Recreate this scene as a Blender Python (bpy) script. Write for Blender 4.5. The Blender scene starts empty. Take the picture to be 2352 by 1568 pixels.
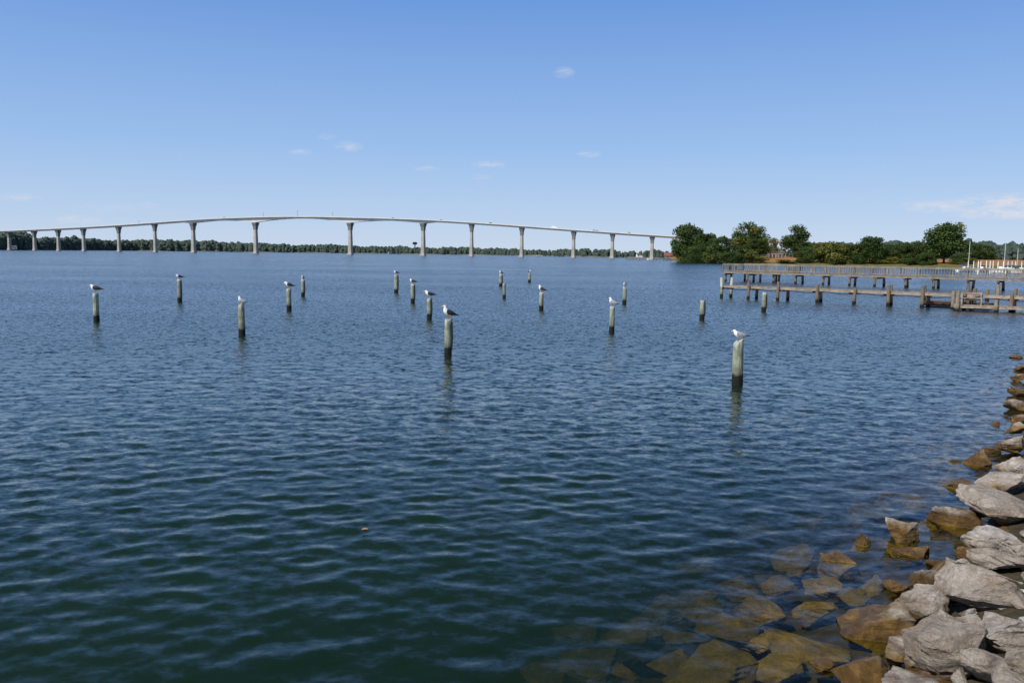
import bpy, bmesh, math, random
import numpy as np
from mathutils import Vector, Matrix, noise
random.seed(7); np.random.seed(7)
scene=bpy.context.scene
COL=scene.collection
# ------------------------------------------------------------ camera / survey
H=3.6; F=1900.0
PITCH=math.atan((784-582.3)/F); ROLL=math.radians(0.7)
fw=Vector((0,math.cos(PITCH),-math.sin(PITCH))); r0=Vector((1,0,0)); u0=r0.cross(fw)
R=math.cos(ROLL)*r0+math.sin(ROLL)*u0; U=-math.sin(ROLL)*r0+math.cos(ROLL)*u0
CAM=Vector((0,0,H))
cd=bpy.data.cameras.new("camera"); cam=bpy.data.objects.new("camera",cd); COL.objects.link(cam)
cd.sensor_width=36; cd.lens=36*F/2352; cd.clip_end=20000; cd.clip_start=0.1
m=Matrix.Identity(4)
for i in range(3): m[i][0]=R[i]; m[i][1]=U[i]; m[i][2]=-fw[i]; m[i][3]=CAM[i]
cam.matrix_world=m; scene.camera=cam
def ray(px,py): return fw+R*((px-1176)/F)+U*((784-py)/F)
def onz(px,py,z=0.0):
    d=ray(px,py); t=(z-H)/d.z; return CAM+d*t
def atY(px,py,Y):
    d=ray(px,py); return CAM+d*(Y/d.y)
def hor(px): return 568+0.0122*px
def col(px,Y):
    p=atY(px,hor(px),Y); return Vector((p.x,Y,0))
# ------------------------------------------------------------ node helpers
def new_mat(name):
    mt=bpy.data.materials.new(name); mt.use_nodes=True; nt=mt.node_tree; nt.nodes.clear()
    out=nt.nodes.new("ShaderNodeOutputMaterial"); return mt,nt,out
class N:
    def __init__(s,nt): s.nt=nt
    def n(s,t,**k):
        nd=s.nt.nodes.new(t)
        for a,b in k.items(): setattr(nd,a,b)
        return nd
    def l(s,a,b): s.nt.links.new(a,b)
    def noise(s,vec,scale,detail=4,rough=0.55,dist=0.0,out="Fac"):
        nd=s.n("ShaderNodeTexNoise"); nd.inputs["Scale"].default_value=scale; nd.inputs["Detail"].default_value=detail
        nd.inputs["Roughness"].default_value=rough; nd.inputs["Distortion"].default_value=dist
        if vec is not None: s.l(vec,nd.inputs["Vector"])
        return nd.outputs[out]
    def ramp(s,fac,stops):
        nd=s.n("ShaderNodeValToRGB"); cr=nd.color_ramp
        while len(cr.elements)<len(stops): cr.elements.new(0.5)
        for e,(p,c) in zip(cr.elements,stops):
            e.position=p; e.color=(c[0],c[1],c[2],1) if hasattr(c,'__len__') else (c,c,c,1)
        s.l(fac,nd.inputs["Fac"]); return nd.outputs["Color"]
    def math(s,op,a,b=None,c=None,clamp=False):
        nd=s.n("ShaderNodeMath",operation=op,use_clamp=clamp)
        for i,v in enumerate((a,b,c)):
            if v is None: continue
            if isinstance(v,(int,float)): nd.inputs[i].default_value=v
            else: s.l(v,nd.inputs[i])
        return nd.outputs[0]
    def vm(s,op,a,b=None,scale=None,o=0):
        nd=s.n("ShaderNodeVectorMath",operation=op)
        for i,v in enumerate((a,b)):
            if v is None: continue
            if isinstance(v,(tuple,Vector)): nd.inputs[i].default_value=v
            else: s.l(v,nd.inputs[i])
        if scale is not None:
            if isinstance(scale,(int,float)): nd.inputs["Scale"].default_value=scale
            else: s.l(scale,nd.inputs["Scale"])
        return nd.outputs[o]
    def mix(s,fac,a,b,mode='MIX'):
        nd=s.n("ShaderNodeMix",data_type='RGBA',blend_type=mode)
        for i,v in ((0,fac),(6,a),(7,b)):
            if isinstance(v,(int,float)): nd.inputs[i].default_value=v
            elif isinstance(v,tuple): nd.inputs[i].default_value=(*v,1)
            else: s.l(v,nd.inputs[i])
        return nd.outputs[2]
    def rng(s,v,a,b,c=0.0,d=1.0):
        nd=s.n("ShaderNodeMapRange"); s.l(v,nd.inputs[0])
        for i,k in enumerate((a,b,c,d)): nd.inputs[i+1].default_value=k
        return nd.outputs[0]
    def mapping(s,vec,scale=(1,1,1),rot=(0,0,0)):
        nd=s.n("ShaderNodeMapping"); nd.inputs["Scale"].default_value=scale; nd.inputs["Rotation"].default_value=rot
        s.l(vec,nd.inputs["Vector"]); return nd.outputs["Vector"]
    def bump(s,h,strength=0.5,dist=0.02,normal=None):
        nd=s.n("ShaderNodeBump"); nd.inputs["Strength"].default_value=strength; nd.inputs["Distance"].default_value=dist
        s.l(h,nd.inputs["Height"])
        if normal is not None: s.l(normal,nd.inputs["Normal"])
        return nd.outputs["Normal"]
    def bsdf(s,out,colr,rough=0.8,normal=None,spec=0.3):
        b=s.n("ShaderNodeBsdfPrincipled")
        if isinstance(colr,tuple): b.inputs["Base Color"].default_value=(*colr,1)
        else: s.l(colr,b.inputs["Base Color"])
        if isinstance(rough,(int,float)): b.inputs["Roughness"].default_value=rough
        else: s.l(rough,b.inputs["Roughness"])
        b.inputs["Specular IOR Level"].default_value=spec
        if normal is not None: s.l(normal,b.inputs["Normal"])
        s.l(b.outputs[0],out.inputs["Surface"]); return b
def simple(name,c1,c2,scale=3,rough=0.8,bs=0.0,bd=0.01,spec=0.3,coord="Object",stretch=(1,1,1)):
    mt,nt,out=new_mat(name); q=N(nt); tc=q.n("ShaderNodeTexCoord"); v=q.mapping(tc.outputs[coord],stretch)
    f=q.noise(v,scale,5); c=q.ramp(f,[(0.3,c1),(0.7,c2)])
    nm=q.bump(q.noise(v,scale*4,5),bs,bd) if bs>0 else None
    q.bsdf(out,c,rough,nm,spec); return mt
def piling_mat(name,top1,top2,wet,wl=0.28,dirt=False):
    mt,nt,out=new_mat(name); q=N(nt); g=q.n("ShaderNodeNewGeometry"); oi=q.n("ShaderNodeObjectInfo")
    P=g.outputs["Position"]
    v=q.mapping(P,(1,1,0.10)); f=q.noise(v,22,6,0.7)
    c=q.ramp(f,[(0.32,top1),(0.62,top2)])
    big=q.noise(P,4.5,3); c=q.mix(q.rng(big,.45,.7,0,.7),c,(0.12,0.13,0.09))
    c=q.mix(q.math('MULTIPLY',oi.outputs["Random"],0.45),c,(0.17,0.16,0.12))
    if dirt:
        tc=q.n("ShaderNodeTexCoord"); so=q.n("ShaderNodeSeparateXYZ"); q.l(tc.outputs["Object"],so.inputs[0])
        zo=q.math('ADD',so.outputs["Z"],q.math('MULTIPLY',q.math('SUBTRACT',f,.5),.5)); c=q.mix(q.rng(zo,.86,1.02,0,.7),c,(.60,.60,.55))
    sep=q.n("ShaderNodeSeparateXYZ"); q.l(P,sep.inputs[0])
    zz=q.math('ADD',sep.outputs["Z"],q.math('MULTIPLY',q.noise(P,9,3),0.16))
    c=q.mix(q.rng(zz,wl+.05,wl+.30,.6,0),c,(0.07,0.065,0.04))
    c=q.mix(q.rng(zz,wl,wl+.07),wet,c)
    q.bsdf(out,c,0.85,q.bump(f,0.7,0.02)); return mt
M={}
M['pile']=piling_mat("weathered_green_wood",(0.13,0.165,0.115),(0.42,0.47,0.37),(0.009,0.010,0.008),0.34,True)
M['pile_brown']=piling_mat("brown_wood",(0.085,0.055,0.04),(0.26,0.185,0.14),(0.012,0.010,0.008),0.26)
M['wood']=simple("grey_weathered_planks",(0.13,0.11,0.085),(0.30,0.265,0.215),6,0.85,0.4,0.01,stretch=(0.4,6,1))
M['rail']=simple("grey_weathered_rails",(0.13,0.115,0.09),(0.31,0.28,0.235),0.8,0.85)
M['wood2']=simple("light_plank_wood",(0.19,0.145,0.11),(0.40,0.34,0.27),3,0.85,0.4,0.01)
M['red']=simple("red_brown_timber",(0.06,0.036,0.026),(0.16,0.09,0.065),3,0.85)
M['conc']=simple("bridge_concrete",(0.31,0.30,0.275),(0.44,0.425,0.39),0.15,0.85)
M['concw']=simple("deck_concrete",(0.55,0.56,0.56),(0.66,0.67,0.66),0.1,0.8)
M['cap']=simple("shaded_cap_concrete",(0.15,0.16,0.16),(0.21,0.22,0.215),0.3,0.85)  # pier concrete darkened, shade under the deck put into the colour
M['bark']=simple("tree_bark",(0.05,0.04,0.03),(0.12,0.10,0.08),2,0.9)
M['white']=simple("white_paint",(0.70,0.70,0.69),(0.80,0.80,0.79),2,0.4,spec=0.5)
M['blue']=simple("blue_canvas",(0.02,0.05,0.25),(0.03,0.07,0.32),2,0.7)
M['dark']=simple("dark_glass",(0.02,0.025,0.03),(0.03,0.035,0.04),2,0.2,spec=0.5)
M['metal']=simple("aluminium_mast",(0.5,0.5,0.5),(0.65,0.65,0.65),2,0.4)
M['brick']=simple("brick_wall",(0.13,0.085,0.065),(0.18,0.12,0.095),3,0.9)
M['roof']=simple("shingle_roof",(0.09,0.08,0.075),(0.14,0.12,0.11),2,0.9)
M['redroof']=simple("red_roof",(0.20,0.07,0.06),(0.26,0.10,0.08),1,0.8)
M['leaf']=simple("orange_leaf",(0.36,0.15,0.06),(0.50,0.25,0.10),20,0.7)
M['rubber']=simple("black_rubber",(0.015,0.015,0.015),(0.03,0.03,0.03),5,0.7)
M['truck']=simple("silver_paint",(0.4,0.4,0.42),(0.5,0.5,0.52),1,0.4,spec=0.5)
def foliage(name,a,b,c3,scale=0.35,rn=.4):
    mt,nt,out=new_mat(name); q=N(nt); g=q.n("ShaderNodeNewGeometry"); oi=q.n("ShaderNodeObjectInfo")
    f=q.noise(g.outputs["Position"],scale,5,0.7); c=q.ramp(f,[(0.3,a),(0.5,b),(0.72,c3)])
    c=q.mix(q.math('MULTIPLY',oi.outputs["Random"],rn),c,a)
    q.bsdf(out,c,0.75,None,0.2); return mt
M['fol']=foliage("tree_leaves",(0.020,0.040,0.009),(0.045,0.075,0.016),(0.085,0.12,0.028))
M['foly']=foliage("yellowing_leaves",(0.055,0.070,0.014),(0.115,0.125,0.024),(0.20,0.175,0.038))
M['wood_far']=foliage("hazed_wood_leaves",(0.038,0.060,0.048),(0.055,0.080,0.062),(0.080,0.102,0.078),0.03)  # lighter bluish leaf colours, with the distance haze painted in
M['beach']=simple("sandy_shore",(0.10,0.11,0.085),(0.30,0.28,0.22),0.012,0.9,coord="Object")
# ------------------------------------------------------------ mesh builder
class MB:
    def __init__(s): s.v=[]; s.f=[]; s.m=[]; s.c=[]
    def add(s,vs,fs,mi=0,c=(1,1,1)):
        o=len(s.v); s.v+= [tuple(v) for v in vs]; s.f+=[tuple(i+o for i in f) for f in fs]; s.m+=[mi]*len(fs); s.c+=[c]*len(vs)
    def box(s,c,d,rz=0,mi=0,top=1.0,cl=(1,1,1)):
        x,y,z=[q/2 for q in d]; vs=[]
        for sz in (-1,1):
            k=top if sz>0 else 1
            for sx,sy in ((-1,-1),(1,-1),(1,1),(-1,1)):
                a,b=sx*x*k,sy*y*k
                vs.append((c[0]+a*math.cos(rz)-b*math.sin(rz),c[1]+a*math.sin(rz)+b*math.cos(rz),c[2]+sz*z))
        s.add(vs,[(3,2,1,0),(4,5,6,7),(0,1,5,4),(1,2,6,5),(2,3,7,6),(3,0,4,7)],mi,cl)
    def tube(s,pts,rad,n=8,mi=0,cap=True,cl=(1,1,1),jit=0.0):
        vs=[];fs=[];P=[Vector(p) for p in pts]
        for i,p in enumerate(P):
            t=(P[min(i+1,len(P)-1)]-P[max(i-1,0)]).normalized()
            a=t.cross(Vector((0.3,1,0.1)));
            if a.length<0.1: a=t.cross(Vector((1,0,0)))
            a.normalize(); b=t.cross(a)
            for k in range(n):
                an=2*math.pi*k/n; r=rad[i]*(1+random.uniform(-jit,jit))
                vs.append(p+a*math.cos(an)*r+b*math.sin(an)*r)
        for i in range(len(P)-1):
            for k in range(n):
                k2=(k+1)%n; fs.append((i*n+k,i*n+k2,(i+1)*n+k2,(i+1)*n+k))
        if cap: fs.append(tuple(range(n))[::-1]); fs.append(tuple((len(P)-1)*n+k for k in range(n)))
        s.add(vs,fs,mi,cl)
    def mesh(s,name,mats,smooth=False,color=False):
        me=bpy.data.meshes.new(name); me.from_pydata(s.v,[],s.f); 
        for mt in mats: me.materials.append(mt)
        me.polygons.foreach_set("material_index",s.m)
        if color:
            at=me.color_attributes.new("Col",'FLOAT_COLOR','POINT'); at.data.foreach_set("color",np.array([(*c,1) for c in s.c],dtype=np.float32).ravel())
        if smooth: me.polygons.foreach_set("use_smooth",[True]*len(me.polygons))
        me.update(); return me
def obj(name,me,loc=(0,0,0),parent=None,rz=0,**k):
    o=bpy.data.objects.new(name,me); COL.objects.link(o); o.location=loc; o.rotation_euler=(0,0,rz)
    if parent: o.parent=parent
    for a,b in k.items(): o[a]=b
    return o
def empty(name,loc,rz=0,**k): return obj(name,None,loc,None,rz,**k)
# ------------------------------------------------------------ shoreline and near bank
SH=np.array([(-400,-30),(-40,-1),(-10,1.5),(-2,2.5),(0.8,3.8),(2.0,5.2),(2.9,6.6),(3.6,7.9),(4.7,9.2),(6.1,10.8),(7.9,13.5),(11.6,18.4),(17.5,27.6),(31,46),(52,70),(78,90),(110,130),(150,190),(200,260),(250,310)],float)
def sdist(x,y):
    """signed distance to the near shoreline, positive inland"""
    best=np.full(x.shape,1e9); sg=np.zeros(x.shape)
    for a,b in zip(SH[:-1],SH[1:]):
        d=b-a; L=(d**2).sum(); t=np.clip(((x-a[0])*d[0]+(y-a[1])*d[1])/L,0,1)
        qx=x-(a[0]+t*d[0]); qy=y-(a[1]+t*d[1]); ds=np.hypot(qx,qy); cr=d[0]*qy-d[1]*qx
        mk=ds<best-1e-9; best=np.where(mk,ds,best); sg=np.where(mk,np.where(cr<0,1,-1),sg)
    return best*sg
def graded(lo,hi,c,s0,g):
    a=[c]; 
    while a[-1]<hi: a.append(a[-1]+max(s0,abs(a[-1]-c)*g))
    b=[c]
    while b[-1]>lo: b.append(b[-1]-max(s0,abs(b[-1]-c)*g))
    return np.array(b[::-1][:-1]+a)
def gridmesh(name,xs,ys,Z,mat,smooth=True):
    X,Y=np.meshgrid(xs,ys); nx,ny=len(xs),len(ys)
    co=np.stack([X,Y,Z],-1).reshape(-1,3).astype(np.float32)
    i=np.arange(nx*ny).reshape(ny,nx); q=np.stack([i[:-1,:-1],i[:-1,1:],i[1:,1:],i[1:,:-1]],-1).reshape(-1,4)
    me=bpy.data.meshes.new(name); me.vertices.add(len(co)); me.vertices.foreach_set("co",co.ravel())
    me.loops.add(q.size); me.loops.foreach_set("vertex_index",q.ravel().astype(np.int32))
    me.polygons.add(len(q)); me.polygons.foreach_set("loop_start",np.arange(0,q.size,4,dtype=np.int32)); 
    me.update(calc_edges=True)
    me.polygons.foreach_set("use_smooth",np.ones(len(q),dtype=bool)); me.materials.append(mat); me.update()
    return me
xs=graded(-150,500,4,0.35,0.03); ys=graded(-120,500,8,0.35,0.03)
X,Y=np.meshgrid(xs,ys); S=sdist(X,Y)
def gz(S): return np.where(S>0,np.minimum(S*0.42,1.9),np.maximum(S*0.36,-3.0))-0.14
Z=gz(S)+0.05*np.sin(X*2.1+np.sin(Y*1.7))*np.cos(Y*2.3)
mt,nt,out=new_mat("bank_ground"); q=N(nt); g=q.n("ShaderNodeNewGeometry"); sep=q.n("ShaderNodeSeparateXYZ"); q.l(g.outputs["Position"],sep.inputs[0])
f=q.noise(g.outputs["Position"],5,6,0.7)
grav=q.ramp(f,[(0.3,(0.018,0.016,0.010)),(0.7,(0.08,0.062,0.034))]); grs=q.ramp(f,[(0.3,(0.03,0.05,0.015)),(0.7,(0.09,0.11,0.03))])
q.bsdf(out,q.mix(q.rng(sep.outputs["Z"],1.45,1.7),grav,grs),0.9,q.bump(f,0.8,0.05))
obj("ground",gridmesh("ground",xs,ys,Z,mt),kind="structure",label="sloping earth bank beneath the riprap shore",category="ground")
# ------------------------------------------------------------ water
mt,nt,out=new_mat("river_water"); q=N(nt); g=q.n("ShaderNodeNewGeometry"); P=g.outputs["Position"]
at=q.n("ShaderNodeAttribute"); at.attribute_name="clarity"; at.attribute_type='GEOMETRY'
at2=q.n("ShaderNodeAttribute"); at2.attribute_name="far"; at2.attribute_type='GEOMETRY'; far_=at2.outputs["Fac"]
at3=q.n("ShaderNodeAttribute"); at3.attribute_name="mid"; at3.attribute_type='GEOMETRY'; mid_=at3.outputs["Fac"]
gust=q.noise(q.mapping(P,(0.35,1,1)),0.045,4,0.65)
gk=q.math('ADD',0.35,q.math('MULTIPLY',gust,1.3))
# facet slopes (wind ripples) as a direct slope field
n1=q.noise(q.mapping(P,(0.75,1.15,1),(0,0,0.38)),4.2,2,0.6,0.6,"Color")
n2=q.noise(q.mapping(P,(0.75,1.15,1),(0,0,-0.5)),9.5,3,0.6,0.5,"Color")
def slope(nc,amp):
    v=q.vm('SUBTRACT',nc,(.5,.5,.5)); v=q.vm('MULTIPLY',v,(.8,1.0,0)); return q.vm('SCALE',v,None,amp)
s1=slope(n1,q.math('MULTIPLY',gk,q.math('ADD',0.18,q.math('MULTIPLY',mid_,1.05))))
s2=slope(n2,q.math('MULTIPLY',gk,q.math('ADD',0.24,q.math('MULTIPLY',mid_,0.70))))
sl=q.vm('ADD',s1,s2)
# facets turned away from the eye are hidden behind crests at grazing angles
I=g.outputs["Incoming"]; Ih=q.vm('NORMALIZE',q.vm('MULTIPLY',I,(1,1,0))); ds=q.vm('DOT_PRODUCT',sl,Ih,o=1)
si=q.n("ShaderNodeSeparateXYZ"); q.l(I,si.inputs[0])
gr_=q.rng(si.outputs["Z"],.04,.22,1.0,0.0)
ex=q.math('MULTIPLY',q.math('SUBTRACT',q.math('ABSOLUTE',ds),ds),gr_)
sl=q.vm('ADD',sl,q.vm('SCALE',Ih,None,ex))
nm=q.vm('NORMALIZE',q.vm('ADD',g.outputs["Normal"],sl))
gl=q.n("ShaderNodeBsdfGlossy"); gl.inputs["Roughness"].default_value=0.03; gl.inputs["Color"].default_value=(1,1,1,1); q.l(nm,gl.inputs["Normal"])
fr=q.n("ShaderNodeFresnel"); fr.inputs["IOR"].default_value=1.333; q.l(nm,fr.inputs["Normal"])
df=q.n("ShaderNodeBsdfDiffuse"); 
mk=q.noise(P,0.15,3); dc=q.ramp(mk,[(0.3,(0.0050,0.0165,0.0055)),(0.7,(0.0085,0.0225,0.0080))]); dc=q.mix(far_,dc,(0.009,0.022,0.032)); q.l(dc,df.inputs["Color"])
tr=q.n("ShaderNodeBsdfTransparent"); tr.inputs["Color"].default_value=(0.78,0.76,0.50,1)
ms=q.n("ShaderNodeMixShader"); q.l(at.outputs["Fac"],ms.inputs[0]); q.l(df.outputs[0],ms.inputs[1]); q.l(tr.outputs[0],ms.inputs[2])
m2=q.n("ShaderNodeMixShader"); q.l(fr.outputs[0],m2.inputs[0]); q.l(ms.outputs[0],m2.inputs[1]); q.l(gl.outputs[0],m2.inputs[2])
q.l(m2.outputs[0],out.inputs["Surface"])
xs=graded(-4500,4500,1,0.060,0.012); ys=graded(-60,6500,7,0.050,0.011)
X,Y=np.meshgrid(xs,ys); sx=np.gradient(xs); sy=np.gradient(ys); SP=np.maximum(sx[None,:],sy[:,None])
Z=np.zeros_like(X); rng=np.random.RandomState(5)
for i in range(72):
    lam=0.19+0.80*(i/71.0)**1.9; th=math.radians(86)+(math.radians(27) if i%2 else math.radians(-24))+rng.normal(0,0.33)
    k=2*math.pi/lam; a=(0.0185 if lam<0.6 else 0.0115)/k
    wgt=np.clip((lam/SP-2.6)/2.5,0,1)
    ph=k*(X*math.cos(th)+Y*math.sin(th))+rng.uniform(0,6.28)+1.2*np.sin(X*0.53+Y*.27+i)+1.2*np.cos(Y*0.47-X*.31+2*i)
    env=0.72+0.7*np.sin(X*0.35*(1+.1*(i%5))+i*1.7)*np.sin(Y*0.43+i*2.3)
    s_=np.sin(ph); Z+=a*wgt*env*(s_+.2*(1-2*s_*s_)*-1)
S=sdist(X,Y); calm=np.clip(0.4+(-S)/8,0.4,1.1); Z*=calm
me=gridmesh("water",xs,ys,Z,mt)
cl=np.exp(-np.clip(-S-0.9,0,50)*0.62)*0.95; cl=np.where(-S>8,0,cl)
def attr(me,name,v):
    a=me.attributes.new(name,'FLOAT','POINT'); a.data.foreach_set("value",v.ravel().astype(np.float32))
attr(me,"clarity",cl); D_=np.hypot(X,Y)
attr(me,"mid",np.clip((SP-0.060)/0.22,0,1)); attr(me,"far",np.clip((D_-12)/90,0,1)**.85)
obj("water",me,kind="structure",label="rippled dark blue green river water",category="water")
# ------------------------------------------------------------ rocks
mt,nt,out=new_mat("riprap_stone"); q=N(nt); g=q.n("ShaderNodeNewGeometry"); oi=q.n("ShaderNodeObjectInfo"); P=g.outputs["Position"]
cmb=q.n("ShaderNodeCombineXYZ"); q.l(q.math('MULTIPLY',oi.outputs["Random"],50),cmb.inputs[0]); V=q.vm('ADD',P,cmb.outputs[0])
f1=q.noise(V,3.2,8,0.72,0.4); f2=q.noise(q.mapping(V,(1,1.3,3.2),(0.6,0.4,0)),4.5,8,0.74,0.5); f3=q.noise(V,38,5,0.8)
rd=oi.outputs["Random"]
c=q.ramp(f1,[(0.30,(0.25,0.205,0.175)),(0.44,(0.50,0.435,0.38)),(0.62,(0.72,0.66,0.60))])
c=q.mix(q.rng(f2,.50,.64,0,.70),c,(0.27,0.19,0.125))
c=q.mix(q.rng(rd,.35,1.0,0,.75),c,(0.28,0.21,0.15))
c=q.mix(0.55,c,q.ramp(f3,[(0.38,0.4),(0.58,1.0)]),'MULTIPLY')
sep=q.n("ShaderNodeSeparateXYZ"); q.l(P,sep.inputs[0])
zz=q.math('ADD',sep.outputs["Z"],q.math('MULTIPLY',q.math('SUBTRACT',q.noise(P,3.5,4),0.5),0.40))
dry=q.rng(zz,.17,.30)
wetc=q.ramp(f1,[(0.3,(0.035,0.020,0.009)),(0.52,(0.14,0.080,0.026)),(0.7,(0.34,0.21,0.07))])
c=q.mix(dry,wetc,c)
under=q.ramp(f1,[(0.3,(0.07,0.050,0.014)),(0.5,(0.25,0.175,0.045)),(0.68,(0.48,0.34,0.10))])
under=q.mix(q.rng(rd,.2,1,0,.65),under,(0.12,0.11,0.04)); c=q.mix(q.rng(sep.outputs["Z"],-.03,.02),under,c)
rg=q.math('ADD',0.30,q.math('MULTIPLY',dry,0.55))
hh=q.math('ADD',q.math('MULTIPLY',f2,0.6),q.math('ADD',q.math('MULTIPLY',f3,0.10),q.math('MULTIPLY',f1,0.8)))
q.bsdf(out,c,rg,q.bump(hh,1.0,0.12),0.35)
M['rock']=mt
def rock_mesh(seed,sub=4):
    rnd=random.Random(seed); bm=bmesh.new()
    for i in range(rnd.randint(10,15)):
        v=Vector((rnd.gauss(0,1),rnd.gauss(0,1),rnd.gauss(0,1))).normalized()*rnd.uniform(.72,1.0); bm.verts.new(v)
    r=bmesh.ops.convex_hull(bm,input=bm.verts[:]); 
    bmesh.ops.delete(bm,geom=[v for v in bm.verts if not v.link_faces],context='VERTS')
    bmesh.ops.bevel(bm,geom=bm.edges[:],offset=.025,segments=2,profile=.6,affect='EDGES')
    bmesh.ops.triangulate(bm,faces=bm.faces[:])
    for _ in range(4):
        es=[e for e in bm.edges if e.calc_length()>.10]
        if not es: break
        bmesh.ops.subdivide_edges(bm,edges=es,cuts=1); bmesh.ops.triangulate(bm,faces=bm.faces[:])
    o=Vector((rnd.uniform(0,99),seed,0)); bm.normal_update(); nr=[v.normal.copy() for v in bm.verts]
    for v,nn_ in zip(bm.verts,nr):
        p=v.co.copy(); ledge=abs(noise.noise(Vector((p.x*1.2,p.y*1.2,p.z*4.5))+o))
        v.co+=nn_*(noise.fractal(p*1.7+o,0.9,2.0,4)*.06+noise.noise(p*6+o)*.03-ledge*.09)
    co=np.array([v.co[:] for v in bm.verts]); lo=co.min(0); hi=co.max(0)
    for v in bm.verts:
        for k in range(3): v.co[k]=(v.co[k]-(lo[k]+hi[k])/2)/((hi[k]-lo[k])/2)
    me=bpy.data.meshes.new("rock"); bm.to_mesh(me); bm.free(); me.materials.append(mt)
    me.polygons.foreach_set("use_smooth",[True]*len(me.polygons)); me.set_sharp_from_angle(angle=math.radians(24)); me.update(); return me
RM=[rock_mesh(100+i) for i in range(18)]
placed=[]
def rock(p,sx,sy,sz,i,rz=None,lab="",tilt=0.12):
    o=bpy.data.objects.new("rock",RM[i%18]); COL.objects.link(o); o.location=p; o.scale=(sx,sy,sz)
    o.rotation_euler=(random.uniform(-tilt,tilt),random.uniform(-tilt,tilt),random.uniform(-.4,.4) if rz is None else rz)
    o["label"]=lab; o["category"]="rock"; o["group"]="riprap rocks along the shore"; placed.append((p[0],p[1],max(sx,sy))); return o
L1="pale grey angular riprap boulder on the bank"; L2="wet brown rock at the waterline"; L3="brown rock lying under shallow water"
HR=[(2245,1058,62,56,.05,L2),(2200,1118,75,36,0,L2),(2292,1112,110,50,.22,L1),(2190,1190,108,62,.06,L2),(2300,1166,160,74,.26,L1),
(2067,1225,78,66,.06,L2),(1978,1249,48,42,0,L2),(2100,1277,85,34,-.02,L2),(2168,1305,64,38,.08,L2),(2130,1338,86,60,.1,L2),
(2285,1243,120,54,.28,L1),(2345,1262,90,60,.42,L1),(2295,1292,126,56,.30,L1),(2268,1362,200,122,.34,L1),(2118,1396,130,96,.16,L1),
(2012,1432,180,100,.05,L2),(2300,1448,155,76,.40,L1),(2190,1500,185,150,.32,L1),(1988,1545,135,96,.1,L2),(1892,1528,66,36,0,L2),
(2062,1500,80,70,.1,L2),(2350,1505,90,100,.5,L1),(2275,1530,110,80,.38,L1),(2090,1575,140,60,.18,L1),(2330,1072,80,46,.26,L1),
(2330,1024,66,38,.15,L2),(2335,985,50,28,.15,L2),(2335,930,56,24,.12,L2),(2345,965,40,22,.1,L2),(2340,900,46,22,.1,L2),(2345,868,40,20,.1,L2),(2335,822,34,12,0,L2),(2348,845,36,16,.1,L2),
(2285,976,26,18,0,L2),(2186,1061,34,14,-.03,L2),(2283,1038,50,22,0,L2),(2225,1325,56,50,.2,L1),(2225,1436,70,56,.25,L1),(2240,1180,50,34,.1,L2),(2215,1270,52,34,.12,L2),(2060,1350,50,34,.02,L2),(2110,1455,56,40,.15,L2),
(1640,1535,225,80,-.20,L3),(1362,1540,150,66,-.36,L3),(1450,1462,160,90,-.40,L3),(1605,1390,125,70,-.40,L3),(1752,1410,110,60,-.24,L3),
(1850,1490,180,95,-.19,L3),(1872,1410,100,60,-.16,L3),(1690,1455,160,80,-.26,L3),(1732,1225,95,45,-.32,L3),(1820,1280,110,55,-.26,L3),(1690,1345,90,50,-.34,L3),
(1930,1310,90,70,-.15,L3),(1545,1520,120,60,-.32,L3),(1900,1350,90,50,-.15,L3),(1780,1540,120,60,-.2,L3),(2080,1150,80,36,-.15,L3),(2000,1180,80,36,-.22,L3),(1860,1200,80,36,-.32,L3),
(1520,1400,120,50,-.45,L3),(1340,1460,120,50,-.48,L3),(1600,1300,90,40,-.45,L3),(1960,1370,70,40,-.12,L3),(1790,1350,80,40,-.28,L3),(1560,1460,90,40,-.36,L3),(1760,1480,80,40,-.23,L3),(1440,1550,80,36,-.38,L3),(1250,1550,110,40,-.5,L3)]
for i,(px,py,w,hh_,z0,lab) in enumerate(HR):
    p=onz(px,py,z0); dep=(p-CAM).dot(fw); sx=w*dep/F/2; vz=hh_*dep/F/2
    rock(p,sx*1.06,sx*random.uniform(.75,.95),max(vz*1.05,sx*0.48),i*5+3,None,lab,0.16)
def fill(total,smin,smax,rmin,rmax,over,wts,seed):
    random.seed(seed); cnt=0; tries=0
    while cnt<total and tries<16000:
        tries+=1
        k=random.choices(range(3,14),weights=wts)[0]; a=SH[k]; b=SH[k+1]; t=random.random(); d=b-a; n=np.array([d[1],-d[0]])/np.hypot(*d)
        s=random.uniform(smin,smax); p=a+d*t+n*s
        if -.45<s<0.3 and random.random()<.6: continue
        r=random.uniform(rmin,rmax)*(1.15 if s>.6 else 0.75)
        if any(math.hypot(p[0]-x,p[1]-y)<(r+rr)*over for x,y,rr in placed): continue
        if p[0]<-3: continue
        sc=sdist(np.array([p[0]]),np.array([p[1]]))[0]; z=float(gz(np.array([sc]))[0])+r*.2
        if sc<-.3: z=min(z,-r*.6-.08)
        lab=L1 if z>0.15 else (L2 if z+r*0.6>0 else L3)
        rock((p[0],p[1],z),r,r*random.uniform(.6,.9),r*random.uniform(.5,.8),cnt,random.uniform(0,6.28),lab,0.35); cnt+=1
fill(150,-2.4,2.6,.16,.32,.64,[2,3,4,6,7,7,8,9,14,14,6],21)
fill(75,.05,1.6,.06,.14,.58,[0,1,5,8,9,9,8,4,0,0,0],22)
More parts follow.
